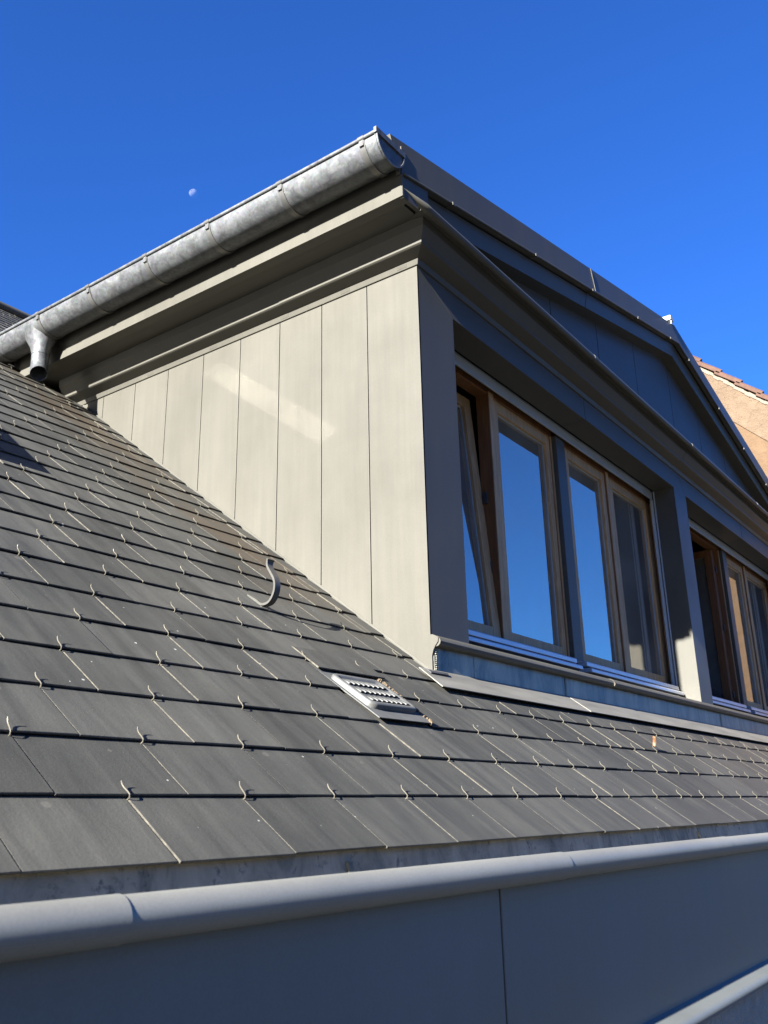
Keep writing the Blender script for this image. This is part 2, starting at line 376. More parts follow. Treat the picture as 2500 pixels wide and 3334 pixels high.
# front surround: mitred pillars and headers
g = .0015
def xz(name, pts, y0, y1, material, bevel=.0015):
    mb = MB(); mb.extrude([(x, y0, z) for x, z in pts], (0, y1-y0, 0)); return mb.build(name, material, D, bevel=bevel)
HB = 1.842; JL, JR, KL, KR = .3165, 3.5714, 3.8473, 7.105
xz('pillar', [(0, .15), (JL, .15), (JL, HB-g), (g, 2.0-g), (0, 2.0)], 0, .19, M['clad_front'])
xz('pillar', [(JR, .15), (KL, .15), (KL, HB-g), (APX, 2.0-g), (JR, HB-g)], 0, .19, M['clad_front'])
xz('pillar', [(KR, .15), (DW, .15), (DW, 2.0), (DW-g, 2.0-g), (KR, HB-g)], 0, .19, M['clad_front'])
for (a, b_, l, r) in ((0, APX, JL, JR), (APX, DW, KL, KR)):
    xm = (l+r)/2-.02
    k = 2*g
    xz('header_panel', [(a+k, 2.0), (l+k/2, HB), (xm-.001, HB), (xm-.001, 2.0)], 0, .165, M['clad_front'])
    xz('header_panel', [(xm+.001, 2.0), (xm+.001, HB), (r-k/2, HB), (b_-k, 2.0)], -.0015, .165, M['clad_front'])
# trim band under the cornice
mb = MB()
tp = [(.01, 1.992), (-.010, 1.992), (-.0215, 2.019), (.01, 2.019)]     # leans out towards its top edge
def tr_ring(y): return [(o_, y, z+EZ(y)) for o_, z in tp]
mb.sweep([tr_ring(2.72), [(o_, o_, z) for o_, z in tp], [(DW-o_, o_, z) for o_, z in tp]])
mb.build('trim_band', M['clad'], D, bevel=.002)
for y in (.08, .44, .867, 1.427, 1.984, 2.541):
    mb = MB(); mb.extrude([(-.0115, y-.03, 2.000+EZ(y)), (-.0115, y+.03, 2.000+EZ(y)), (-.0198, y+.03, 2.016+EZ(y)), (-.0198, y-.03, 2.016+EZ(y))], (-.0022, 0, -.001)); mb.build('fixing_clip', M['clad'], D, bevel=.004)
for x in (.25, .95, 1.55, 2.15, 2.75, 3.35, 4.1, 4.8, 5.5, 6.2):
    mb = MB(); mb.extrude([(x-.022, -.0115, 2.000), (x+.022, -.0115, 2.000), (x+.022, -.0198, 2.016), (x-.022, -.0198, 2.016)], (0, -.0022, -.001)); mb.build('fixing_clip', M['clad_front'], D, bevel=.004)
# cornice moulding, mitred round the corner; lapped lengths
prof = [(-.02, 2.0185), (.014, 2.0185), (.078, 2.0395), (.0865, 2.0445), (.0875, 2.0550), (.1255, 2.1045), (.131, 2.146), (.131, 2.155), (-.02, 2.155)]
def cor(pt, e=0.0): return [(o_+(e if o_ > 0 else 0), z) for o_, z in prof]
def mould(stations, e):
    secs = []
    for kind, pos in stations:
        ring = []
        for o_, z in cor(None, e):
            if kind == 'y': ring.append((-o_, pos, z+EZ(pos)))
            elif kind == 'c': ring.append((-o_, -o_, z))
            elif kind == 'x': ring.append((pos, -o_, z))
            else: ring.append((DW+o_, -o_, z))
        secs.append(ring)
    mb = MB(); mb.sweep(secs); mb.build('cornice_moulding', M['clad_front'], D)
mould([('y', 2.78), ('y', .80)], 0)
mould([('y', .84), ('c', 0), ('x', 1.83)], .0022)
mould([('x', 1.80), ('x', 3.62)], 0); mould([('x', 3.59), ('x', 5.40)], .0022); mould([('x', 5.37), ('d', 0)], 0)
# front cornice shelf with a round nosing
mb = MB(); mb.sweep([[(-.10, .01, 2.158), (-.19, -.172, 2.138), (-.19, -.178, 2.158), (-.10, .01, 2.235)], [(DW+.10, .01, 2.158), (DW+.19, -.172, 2.138), (DW+.19, -.178, 2.158), (DW+.10, .01, 2.235)]]); mb.build('cornice_shelf', M['clad_front'], D)
mb = MB(); mb.tube([(-.158, -.178, 2.140), (DW+.25, -.178, 2.140)], .0205, 16)
for x in (1.70, 3.55, 5.40): mb.tube([(x, -.178, 2.140), (x+.05, -.178, 2.140)], .0228, 16)
mb.tube([(-.310, -.152, 2.180), (-.26, -.163, 2.165), (-.185, -.178, 2.1405), (-.150, -.178, 2.140)], [.001, .008, .0207, .0207], 14)
mb.build('cornice_nosing', M['clad_front'], D, smooth=True)
# eaves overhang on the cheek side
def ypris(name, pts, y0, y1, material, smooth=False, bevel=0):
    mb = MB(); secs = []
    for y in (y0, max(y0, 0.0), y1):
        secs.append([(x, y, z+EZ(y)) for x, z in pts])
    mb.sweep(secs); return mb.build(name, material, D, smooth=smooth, bevel=bevel)
ypris('soffit', [(-.304, 2.153), (.0, 2.153), (.0, 2.46), (-.304, 2.40)], -.10, 3.05, M['clad_front'])
ypris('soffit', [(-.3045, 2.145), (-.255, 2.145), (-.255, 2.1525), (-.3045, 2.1525)], -.138, 2.9, M['clad_front'])
# fascia with little stepped laps
ypris('eaves_fascia', [(-.318, 2.143), (-.305, 2.143), (-.305, 2.42), (-.318, 2.42)], -.145, 2.28, M['clad'])
ypris('eaves_fascia', [(-.316, 2.145), (-.304, 2.145), (-.304, 2.42), (-.316, 2.42)], 2.282, 2.95, M['clad'])
mb = MB()   # end plate closing the overhang
mb.extrude([(-.3075, -.1435, 2.1385), (-.255, -.1435, 2.1385), (-.10, -.1435, 2.149), (-.10, -.1435, 2.30), (-.3075, -.1435, 2.255)], (0, .02, 0)); mb.build('overhang_end', M['clad_front'], D)
# tympanum
zt = lambda x: (2.446+.2163*(x-.849)) if x < APX else (3.065-.238*(x-APX))
ts = [-.05, .80, 1.532, 2.281, 3.009, 3.800, 4.515, 5.232, 5.968, 6.70, 7.47]
for a, b_ in zip(ts[:-1], ts[1:]):
    a2, b2 = a+.0035, b_-.0035
    pts = [(a2, 2.20), (b2, 2.20), (b2, zt(b2)+.03)] + ([(APX, zt(APX)+.03)] if a2 < APX < b2 else []) + [(a2, zt(a2)+.03)]
    xz('tympanum_panel', pts, 0, .012, M['clad_front'])
mb = MB(); mb.extrude([(-.05, .016, 2.15), (DW+.05, .016, 2.15), (DW+.05, .016, 2.25), (APX, .016, 3.1), (-.05, .016, 2.25)], (0, .05, 0)); mb.build('tympanum_backing', M['gap'], D)
# raking moulding and fascia
zc = lambda x: (2.258+.2168*(x+.327)) if x < APX else (3.133-.244*(x-APX))
zm = lambda x: (2.265+.2190*(x-.218)) if x < APX else (3.029-.232*(x-APX))
def rake(name, xs, lo, hi, y0, y1, material, ylo=None):
    mb = MB(); secs = []
    for x in xs: secs.append([(x, y1, lo(x)), (x, y0 if ylo is None else ylo, lo(x)), (x, y0, hi(x)), (x, y1, hi(x))])
    mb.sweep(secs); return mb.build(name, material, D)
def seg(xs, e): return xs
rake('rake_moulding', [-.305, .25], zm, lambda x: zc(x)-.004, -.1085, .0, M['clad_front'], -.088)
rake('rake_moulding', [.2505, 1.90], zm, lambda x: zc(x)-.004, -.107, .0, M['clad_front'], -.0865)
rake('rake_moulding', [1.901, APX], zm, lambda x: zc(x)-.004, -.1095, .0, M['clad_front'], -.089)
rake('rake_moulding', [APX+.001, 7.70], zm, lambda x: zc(x)-.004, -.107, .0, M['clad_front'], -.0865)
top = lambda x: (2.437+.2114*(x+.40)) if x < APX else (3.305-.242*(x-APX))
def rf(pts): 
    mb = MB(); mb.extrude([(x, -.14, z) for x, z in pts], (0, .02, 0)); return mb.build('rake_fascia', M['clad_front'], D)
rf([(-.327, zc(-.327)), (1.985, zc(1.985)), (1.928, top(1.928)), (-.40, 2.437)])
rf([(1.986, zc(1.986)), (APX, zc(APX)), (APX, top(APX)), (1.929, top(1.929))])
rf([(APX+.001, zc(APX)), (7.75, zc(7.75)), (7.83, top(7.83)), (APX+.001, top(APX))])
mb = MB(); mb.extrude([(1.985, -.14, zc(1.985)), (1.994, -.14, zc(1.994)), (1.938, -.14, top(1.938)), (1.929, -.14, top(1.929))], (0, -.004, 0)); mb.build('fascia_lap', M['clad'], D)
def lip(xs):
    mb = MB(); mb.sweep([[(x, -.118, zc(x)-.006), (x, -.146, zc(x)-.006), (x, -.146, zc(x)+.006), (x, -.118, zc(x)+.006)] for x in xs])
    mb.build('drip_edge', M['clad'], D)
    mb = MB(); mb.tube([(x, -.151, zc(x)+.001) for x in xs], .0065, 10); return mb.build('drip_bead', M['clad'], D, smooth=True)
lip([-.31, APX]); lip([APX+.001, 7.72])
for x in (.12, 1.05, 1.9, 2.75, 3.5):
    mb = MB(); mb.box(x-.012, x+.012, -.161, -.12, zc(x)-.013, zc(x)+.003); mb.build('fixing_clip', M['clad'], D)
for x in (3.95, 4.7, 5.4, 6.1): 
    mb = MB(); mb.box(x-.012, x+.012, -.161, -.12, zc(x)-.013, zc(x)+.003); mb.build('fixing_clip', M['clad'], D)
mb = MB(); mb.box(3.62, 3.80, -.125, .5, 3.295, 3.335); mb.box(3.585, 3.66, -.155, -.03, 3.305, 3.345); mb.box(3.60, 3.625, -.152, -.142, 3.27, 3.31)
mb.build('ridge_cap', M['rail'], D, bevel=.004)
# roof of the dormer (runs back into the main roof)
for side in (0, 1):
    xs = (-.36, APX) if side == 0 else (APX+.001, 7.80)
    mb = MB(); mb.sweep([[(x, -.121, top(x)-.012), (x, 5.6, top(x)-.012), (x, 5.6, top(x)-.06), (x, -.119, top(x)-.06)] for x in xs]); mb.build('dormer_roof', M['clad_front'], D)
# interior
mb = MB(); mb.box(.07, DW-.06, .25, 2.9, 2.02, 2.05); mb.build('ceiling', M['plaster'], D)
mb = MB(); mb.box(3.62, 3.80, .3, 3.0, .1, 2.02); mb.box(.07, DW-.06, 2.2, 2.25, 1.5, 2.02); mb.build('inner_wall', M['plaster'], D)
mb = MB(); mb.box(.07, DW-.06, .20, .30, -.15, .19); mb.box(.07, DW-.06, .255, .30, 1.84, 2.1); mb.build('wall_core', M['gap'], D)
# sill nosing, apron
pr = [(.24, .172), (.0, .160), (-.02, .156), (-.036, .149), (-.046, .139), (-.050, .128), (-.047, .117), (-.038, .109), (-.020, .106), (.0, .106), (.24, .106)]
mb = MB(); mb.extrude([(.0, y, z) for y, z in pr], (1.86, 0, 0)); mb.build('sill_nosing', M['clad_front'], D, smooth=True, angle=30)
mb = MB(); mb.extrude([(1.85, y*1.02, z+.0012) for y, z in pr], (5.57, 0, 0)); mb.build('sill_nosing', M['clad_front'], D, smooth=True, angle=30)
mb = MB(); mb.tube([(1.838, -.049, .132), (1.842, -.054, .124), (1.842, -.049, .112)], .004, 8); mb.build('sill_clip', M['hook'], D, smooth=True)
mb = MB(); mb.extrude([(-.006, y, z) for y, z in ((.03, .160), (-.012, .160), (-.030, .152), (-.042, .142), (-.040, .126), (-.026, .110), (-.016, .094), (-.008, .070), (-.008, -.02), (.03, -.02))], (.0055, 0, 0)); mb.build('sill_end_cap', M['clad'], D)
xs = [.006, .33, 1.26, 3.93, 5.9, DW]
for i, (a, b_) in enumerate(zip(xs[:-1], xs[1:])):
    mb = MB(); dy = .0015*(i % 2)
    mb.hexa([(a, -.012-dy, -.05), (b_+.01, -.012-dy, -.05), (b_+.01, .01, -.05), (a, .01, -.05), (a, -.010-dy, .106), (b_+.01, -.010-dy, .106), (b_+.01, .01, .106), (a, .01, .106)])
    mb.build('apron', M['patina'], D)
for x in (.022, 1.265, 3.95):
    mb = MB(); n = 15
    for k in range(n):
        z = -.035+k*.0092; mb.box(x-.009+random.uniform(-.003, .003), x+.009+random.uniform(-.003, .003), -.0165, -.010, z, z+.006)
    mb.build('solder_seam', M['patina'], D, bevel=.002)

# windows -----------------------------------------------------------------
FY = .200; YS = .243; KS = (YS+2.0906)/(FY+2.0906)     # sashes sit back in the frame
def ax(x): return (x+3.173)*KS-3.173
def az(z): return (z+.554)*KS-.554
def ringbox(mb, X0, X1, Z0, Z1, x0, x1, z0, z1, ya, yb):      # rectangular ring, one connected piece
    o = [(X0, Z0), (X1, Z0), (X1, Z1), (X0, Z1)]; i = [(x0, z0), (x1, z0), (x1, z1), (x0, z1)]
    v = [(x, ya, z) for x, z in o]+[(x, ya, z) for x, z in i]+[(x, yb, z) for x, z in o]+[(x, yb, z) for x, z in i]
    f = []
    for k in range(4):
        j = (k+1) % 4
        f += [(k, j, 4+j, 4+k), (8+j, 8+k, 12+k, 12+j), (j, k, 8+k, 8+j), (4+k, 4+j, 12+j, 12+k)]
    mb.add(v, f)
def one(name, material, parent, bevel, *b_):
    mb = MB(); mb.box(*b_); return mb.build(name, material, parent, bevel=bevel)
def window(x0, x1, sashes, posts, label):
    w = empty('window', ((x0+x1)/2, FY, .25), D); w['label'] = label
    mb = MB(); ringbox(mb, ax(x0), ax(x1), .225, 1.846, ax(x0+.045), ax(x1-.036), az(.288), az(1.733), YS-.004, YS+.075); mb.build('frame', M['wood_brown'], w, bevel=.003)
    for a, b_ in ((x0+.002, x0+.043), (x1-.034, x1-.002)): one('jamb_facing', M['wood_grey'], w, .002, ax(a), ax(b_), YS-.009, YS-.0035, .30, az(1.731))
    for a, b_ in posts:
        one('post', M['wood_brown'], w, .003, ax(a), ax(b_), YS-.010, YS+.074, .290, 1.79)
        one('post_facing', M['wood_grey'], w, .002, ax(a)+.001, ax(b_)-.001, YS-.015, YS-.0095, .291, 1.79)
    for s_ in sashes: sash(w, *s_)
    mb = MB(); mb.extrude([(x0+.01, .198, .290), (x0+.01, .15, .288), (x0+.01, .138, .281), (x0+.01, .136, .255), (x0+.01, .198, .255)], (x1-x0-.05, 0, 0)); mb.build('weather_bar', M['alu'], w, bevel=.003)
    mb = MB(); mb.extrude([(x0+.01, .198, .247), (x0+.01, .118, .243), (x0+.01, .110, .237), (x0+.01, .108, .216), (x0+.01, .198, .216)], (x1-x0-.035, 0, 0)); mb.build('sill_rail', M['alu'], w, bevel=.003)
    return w
def sash(w, x0, x1, lw, rw, mode='shut'):
    xx0, xx1 = ax(x0), ax(x1); z0, z1 = az(.296), az(1.731)
    lw = lw*KS; rw = rw*KS; x0, x1 = xx0, xx1
    tr_, br_ = .070, .059; d = .066; y = YS
    def xf(p):
        x, yy, z = p
        if mode == 'tilt':
            a = math.radians(4.6); yy2 = yy-(y+.03); z2 = z-z0
            return (x, (y+.03)+yy2*math.cos(a)+z2*math.sin(a), z0+z2*math.cos(a)-yy2*math.sin(a))
        if mode == 'open':
            dx = x1-x; return (x1-.01-(yy-y), y+.035+dx, z)
        return p
    def part(name, material, bevel, *b_):
        mb = MB(); mb.box(*b_); mb.v = [xf(p) for p in mb.v]; return mb.build(name, material, w, bevel=bevel)
    st, rl = ('wood_brown', 'wood_brown') if mode == 'open' else ('wood_grey', 'wood_grey_h')
    part('sash_stile', M[st], .003, x0, x0+lw, y, y+d, z0, z1); part('sash_stile', M[st], .003, x1-rw, x1, y, y+d, z0, z1)
    part('sash_rail', M[rl], .003, x0+lw, x1-rw, y+.001, y+d, z1-tr_, z1-.001); part('sash_rail', M[rl], .003, x0+lw, x1-rw, y+.001, y+d, z0+.001, z0+br_)
    gx0, gx1, gz0, gz1 = x0+lw, x1-rw, z0+br_, z1-tr_
    for yy in (y+.028, y+.046): part('pane', M['glass'], 0, gx0-.006, gx1+.006, yy, yy+.004, gz0-.006, gz1+.006)
    for q, a, b_ in ((.007, y+.021, y+.027), (.013, y+.0325, y+.0455)):
        mb = MB(); ringbox(mb, gx0-.001, gx1+.001, gz0-.001, gz1+.001, gx0+q, gx1-q, gz0+q, gz1-q, a, b_); mb.v = [xf(p) for p in mb.v]; mb.build('glazing_bead', M['rail'], w)
    if mode == 'open':
        for zz in (.40, 1.02, 1.58): one('hinge', M['iron'], w, .002, x1-.035, x1-.012, y+.02, y+.09, zz-.03, zz+.03)
w1 = window(.325, 1.812, [(.375, .985, .075, .075, 'tilt'), (1.040, 1.778, .066, .052)], [(.985, 1.040)], 'leftmost window, its left sash tilted inwards')
for zz in (.72, 1.13): one('latch', M['iron'], w1, .003, ax(.985)-.013, ax(.985)-.001, YS+.03, YS+.065, zz-.035, zz+.035)
window(1.900, 3.562, [(1.995, 2.650, .055, .062), (2.695, 3.515, .095, .075)], [(2.650, 2.695)], 'window with two closed sashes beside the middle pillar')
window(3.857, 5.312, [(3.905, 4.40, .075, .075), (4.45, 5.268, .075, .07, 'open')], [(4.40, 4.45)], 'window with one sash swung wide open into the room')
window(5.415, 7.095, [(5.505, 6.085, .06, .06), (6.140, 7.045, .085, .075)], [(6.085, 6.140)], 'far right window reflecting the ochre wall')
for a, b_ in ((1.888, 2.018), (5.452, 5.572)):
    one('mullion', M['clad_front'], D, .004, a, b_, .203, .32, .165, 1.775)
for a, b_ in ((JL, JR), (KL, KR)):
    mb = MB(); mb.box(a+.002, b_-.004, .178, .191, 1.772, 1.836); mb.box(a+.002, b_-.004, .186, .191, 1.836, 1.855); mb.build('blind_rail', M['rail'], D, bevel=.003)
    mb = MB(); mb.box(b_-.014, b_-.001, .176, .199, .23, 1.772); mb.box(b_-.010, b_-.001, .158, .168, .17, 1.836); mb.box(b_-.006, b_-.001, .196, .20, .17, 1.77); mb.build('guide_rail', M['rail'], D, bevel=.002)

# ------------------------------------------------------------------ DORMER GUTTER
GX, GZ, GR = -.417, 2.352, .105
G = tag(empty('roof_gutter', (GX, -.155, GZ)), 'round galvanised gutter under the open sky, strapped along the dormer eaves', 'gutter')
Y0, Y1 = -.155, 3.06
angs = [180+180*k/28 for k in range(29)]
def gring(y, r, a0=0):
    return [(GX+r*math.cos(math.radians(a)), y, GZ+EZ(y)+r*math.sin(math.radians(a))) for a in angs]
mb = MB(); ys = [Y0, 0, 1.0, 2.0, Y1]
mb.sweep([gring(y, GR)+[(p[0], p[1], p[2]) for p in reversed(gring(y, GR-.0025))] for y in ys])
mb.build('trough', M['galv'], G, smooth=True, angle=50)
mb = MB(); mb.tube([(GX-GR-.002, y, GZ+.006+EZ(y)) for y in ys], .0105, 12); mb.build('bead', M['galv'], G, smooth=True)
mb = MB()
ring = [(GX+(GR+.004)*math.cos(math.radians(a)), GZ+(GR+.004)*math.sin(math.radians(a))) for a in angs]
mb.sweep([[(x, Y0-.004, z) for x, z in ring]+[(x*1.0+(GX-x)*.07, Y0-.004, z+(GZ-z)*.07) for x, z in reversed(ring)],
          [(x, Y0+.012, z) for x, z in ring]+[(x*1.0+(GX-x)*.07, Y0+.012, z+(GZ-z)*.07) for x, z in reversed(ring)]])
mb.box(GX-GR-.012, GX+GR+.006, Y0-.005, Y0+.010, GZ-.004, GZ+.026)
mb.extrude([(x, Y0+.004, z) for x, z in ring], (0, .004, 0))
mb.build('end_cap', M['galv'], G, smooth=True, angle=40)
for y in (-.069, .436, .947, 1.442, 1.953, 2.457, 2.95):
    mb = MB(); r0, r1 = GR+.0005, GR+.005
    aa = [172+176*k/24 for k in range(25)]
    def rg(yy): return [(GX+r1*math.cos(math.radians(a)), yy, GZ+EZ(y)+r1*math.sin(math.radians(a))) for a in aa]+[(GX+r0*math.cos(math.radians(a)), yy, GZ+EZ(y)+r0*math.sin(math.radians(a))) for a in reversed(aa)]
    mb.sweep([rg(y-.016), rg(y+.016)])
    mb.tube([(GX-GR-.002, y-.017, GZ+.006+EZ(y)), (GX-GR-.002, y+.017, GZ+.006+EZ(y))], .0135, 12)
    mb.box(GX-GR-.0075, GX-GR-.004, y-.012, y+.012, GZ-.035+EZ(y), GZ+.005+EZ(y))
    mb.build('bracket', M['strap'], G, smooth=True, angle=40)
# outlet: funnel and spout
def oring(c, ax, r, ry=None, n=24):
    ax = Vector(ax).normalized(); u = Vector((1, 0, 0)); u = (u-ax*u.dot(ax)).normalized(); v = ax.cross(u); ry = ry or r
    return [Vector(c)+u*r*math.cos(2*math.pi*k/n)+v*ry*math.sin(2*math.pi*k/n) for k in range(n)]
oy = 2.565; oz = GZ+EZ(oy)
fun = [oring((GX, oy, oz-.040), (0, 0, -1), GR-.004, .150), oring((GX, oy, oz-.095), (0, 0, -1), .080, .108), oring((GX, oy-.004, oz-.150), (0, 0, -1), .060, .072), oring((GX, oy-.008, oz-.205), (0, -.05, -1), .0505, .053)]
mb = MB(); mb.sweep(fun, True, False); mb.build('outlet_funnel', M['galv'], G, smooth=True, angle=60)
sp = [((GX, oy-.008, oz-.200), (0, -.05, -1), .0525), ((GX, oy-.010, oz-.245), (-.02, -.12, -1), .0525), ((GX-.004, oy-.018, oz-.305), (-.12, -.40, -1), .0525), ((GX-.014, oy-.036, oz-.345), (-.30, -.80, -1), .0525)]
mb = MB(); mb.sweep([oring(*q) for q in sp]+[oring(q[0], q[1], q[2]-.003) for q in reversed(sp)], True, False)
mb.tube([(GX, oy-.008, oz-.198), (GX, oy-.008, oz-.206)], .055, 24)
mb.build('spout', M['galv'], G, smooth=True, angle=50)

# ------------------------------------------------------------------ SLATE ROOF
R = tag(empty('slate_roof', (0, S0*CP, S0*SP)), 'steep roof of dark grey slates running up beside the dormer', 'roof')
mb = MB(); RS = 7.54; h = -.023
def deck(x0, x1, s0, s1): mb.hexa([RP(x0, s0, h-.03), RP(x1, s0, h-.03), RP(x1, s1, h-.03), RP(x0, s1, h-.03), RP(x0, s0, h), RP(x1, s0, h), RP(x1, s1, h), RP(x0, s1, h)])
deck(-7, 9.45, S0+.05, RS)
mb.extrude([RP(-7, RS, h), RP(9.45, RS, h), (9.45, 2*RS*CP+1, -1), (-7, 2*RS*CP+1, -1)], (0, 0, -.03))
mb.build('roof_deck', M['deck'], R)
VX0, VX1 = -.886, -.574
def rowoff(i): return (X0 if i % 2 == 0 else X0+EW/2) - .0036*i
slate = MB(); hooks = []
TH, LIFT = .0046, .0078
def one_slate(xa, xb, s, L, edge=True, dh=0.0):
    g0 = random.uniform(.0009, .0026) if random.random() < .78 else .0005
    xa2, xb2 = xa+g0, xb-random.uniform(.0004, .0022)
    ds = random.uniform(-.0022, .0022); tw = random.uniform(-.0010, .0010); k = LIFT/EX
    dh2 = dh+random.uniform(-.0005, .0012)
    def top(x, ss): return LIFT-.0055+dh2-k*(ss-s)+tw*((x-xa)/(xb-xa)-.5)*2
    s0, s1 = s+ds, s+L
    ch = .0018
    A = [(xa2, s0), (xb2, s0), (xb2, s1), (xa2, s1)]
    bot = [RP(x, ss, top(x, ss)-TH) for x, ss in A]
    mid = [RP(x, ss, top(x, ss)-ch) for x, ss in A]
    tp = [RP(xa2+ch, s0+ch*.7, top(xa2, s0)), RP(xb2-ch*.5, s0+ch*.7, top(xb2, s0)), RP(xb2-ch*.5, s1, top(xb2, s1)), RP(xa2+ch, s1, top(xa2, s1))]
    slate.add(bot+mid+tp, [(0,3,2,1), (8,9,10,11), (0,1,5,4), (4,5,9,8), (1,2,6,5), (5,6,10,9)], 0)
    o = len(slate.v)-12
    slate.f.append((o+3, o+0, o+4, o+7)); slate.mi.append(1); slate.f.append((o+7, o+4, o+8, o+11)); slate.mi.append(1)
def cutout(xa, xb, c0, c1):
    r = []
    if xa < c0: r.append((xa, min(xb, c0)))
    if xb > c1: r.append((max(xa, c1), xb))
    return [(a, b_) for a, b_ in r if b_-a > .012]
SKX0, SKX1, SKY0, SKY1 = -2.14, -1.45, 1.067, 2.25
nrow = int((RS-S0)/EX)
for i in range(nrow):
    s = S0+i*EX; y = s*CP; L = min(2*EX-.01, RS-s)
    off = rowoff(i)
    k0 = int(math.floor((-6.5-off)/EW)); k1 = int(math.ceil((9.4-off)/EW))
    edge_x = -.115+random.uniform(-.03, .03)
    for k in range(k0, k1):
        xa, xb = off+k*EW, off+(k+1)*EW
        Lk = L; spans = []
        if s < -.10:                      # whole-width rows in front of the dormer
            spans = [(xa, min(xb, 9.44))]; 
            if s+Lk > .0 and xb > -.05: Lk = -s-.005
        else:
            lim = edge_x if s < 3.45 else (-.28+ (y*T-2.47)/.2168 if y*T > 2.47 else edge_x)
            lim = min(lim, APX-.1)
            if xa < lim: spans = [(xa, min(xb, lim))]
            # far side of the dormer
            elif xa > DW+.02: spans = [(xa, min(xb, 9.44))]
        if i in (3, 4):
            sp2 = []
            for a, b_ in spans: sp2 += cutout(a, b_, VX0, VX1)
            spans = sp2
        if SKY0/CP-.02 < s+EX*.5 < SKY1/CP:
            sp2 = []
            for a, b_ in spans: sp2 += cutout(a, b_, SKX0, SKX1)
            spans = sp2
        for a, b_ in spans:
            if b_-a > .012: one_slate(a, b_, s, Lk)
        if i > 0:
            hx = xa+EW/2
            ok = any(a+.02 < hx < b_-.02 for a, b_ in spans)
            if ok and hx > -4.2: hooks.append((hx, s))
    if s >= -.10 and s < 3.30:            # small cut pieces against the cheek
        one_slate(edge_x, -.012, s+.012, min(2*EX-.05, 9), dh=.001)
one_slate(VX0-.004, VX1+.06, -.163, .15, dh=.008)
slate.build('slate_covering', [M['slate'], M['edge']], R)
# hooks
hp = [(0, .012, -.004), (0, -.001, -.0035), (0, -.0062, .0005), (.0004, -.0082, .0065), (.0004, -.0058, .0125), (0, .001, .0152), (0, .008, .0158), (0, .0145, .0165), (-.0004, .0205, .0195), (-.0006, .0245, .0245), (-.0006, .0262, .0290)]
hp = [(x*.82, s_*1.0-.001, (h_*.86 if h_ < .014 else .012+(h_-.014)*.62)-.006) for x, s_, h_ in hp]
hm = MB(); hm.tube(hp, .0014, 7)
cl = Vector(CAM_LOC); camM = Matrix.LocRotScale(cl, cam.rotation_euler.to_quaternion() if False else __import__('mathutils').Euler(CAM_ROT).to_quaternion(), (1, 1, 1)).inverted()
def inframe(p):
    q = camM @ p
    if q.z > -.2: return None
    u, v = q.x/-q.z*31.468/13.5, q.y/-q.z*31.468/18
    return (abs(u) < 1.02 and abs(v) < 1.02), -q.z
vis, hid = [], []
for hx, s in hooks:
    f = inframe(RP(hx, s, .01))
    if f and f[0]: vis.append((f[1], hx, s))
    elif f: hid.append((hx, s))
vis.sort()
rot = Matrix.Rotation(PITCH, 4, 'X')
base = None
for d, hx, s in vis[:100]:
    if base is None:
        o = hm.build('slate_hook', M['hook'], None, smooth=True); base = o
    else:
        o = base.copy(); COL.objects.link(o)
    o.parent = R
    o.location = RP(hx+random.uniform(-.004, .004), s, 0) - R.location
    o.rotation_euler = (PITCH+random.uniform(-.10, .10), random.uniform(-.12, .12), random.uniform(-.13, .13))
mb = MB()
for hx, s in [(q[1], q[2]) for q in vis[100:]]+hid:
    if hx > 8.5 : continue
    a = random.uniform(-.13, .13); jx = random.uniform(-.004, .004)
    mb.tube([RP(hx+jx+p[0]-math.sin(a)*p[1], s+p[1], p[2]) for p in hp], .0015, 5, False)
tag(mb.build('slate_hooks', M['hook'], R, smooth=True), kind='stuff')
# flashings
mb = MB()
def strip(x0, x1, s0, s1, h0, h1, th, dx0=0.0):
    mb.hexa([RP(x0+dx0, s0, h0-th), RP(x1, s0, h0-th), RP(x1, s1, h1-th), RP(x0, s1, h1-th), RP(x0+dx0, s0, h0), RP(x1, s0, h0), RP(x1, s1, h1), RP(x0, s1, h1)])
strip(-.125, 1.27, -.168, -.012, .021, .018, .0045, -.022); strip(1.262, 3.94, -.166, -.012, .0225, .0195, .0045); strip(3.93, DW+.1, -.168, -.012, .021, .018, .0045)
mb.build('apron_flashing', M['flash'], R, bevel=.0015)
mb = MB(); mb.hexa([RP(-.011, -.03, .0), RP(-.0015, -.03, .0), RP(-.0015, 3.40, 0), RP(-.011, 3.40, 0), RP(-.0055, -.03, .010), RP(-.003, -.03, .010), RP(-.003, 3.40, .009), RP(-.0055, 3.40, .009)]); mb.build('step_flashing', M['clad'], R)
mb = MB(); mb.hexa([RP(-.10, -.062, .019), RP(.03, -.062, .0225), RP(.05, -.040, .0225), RP(-.105, -.040, .019), RP(-.10, -.062, .026), RP(.03, -.062, .028), RP(.05, -.040, .028), RP(-.105, -.040, .026)]); mb.build('sealing_strip', M['bitumen'], R, bevel=.003)
mb = MB(); mb.tube([RP(-6.5, RS+.01, .02), RP(-.3, RS+.01, .02), RP(9.4, RS+.01, .02)], .05, 12); mb.build('ridge', M['clad_front'], R, smooth=True)

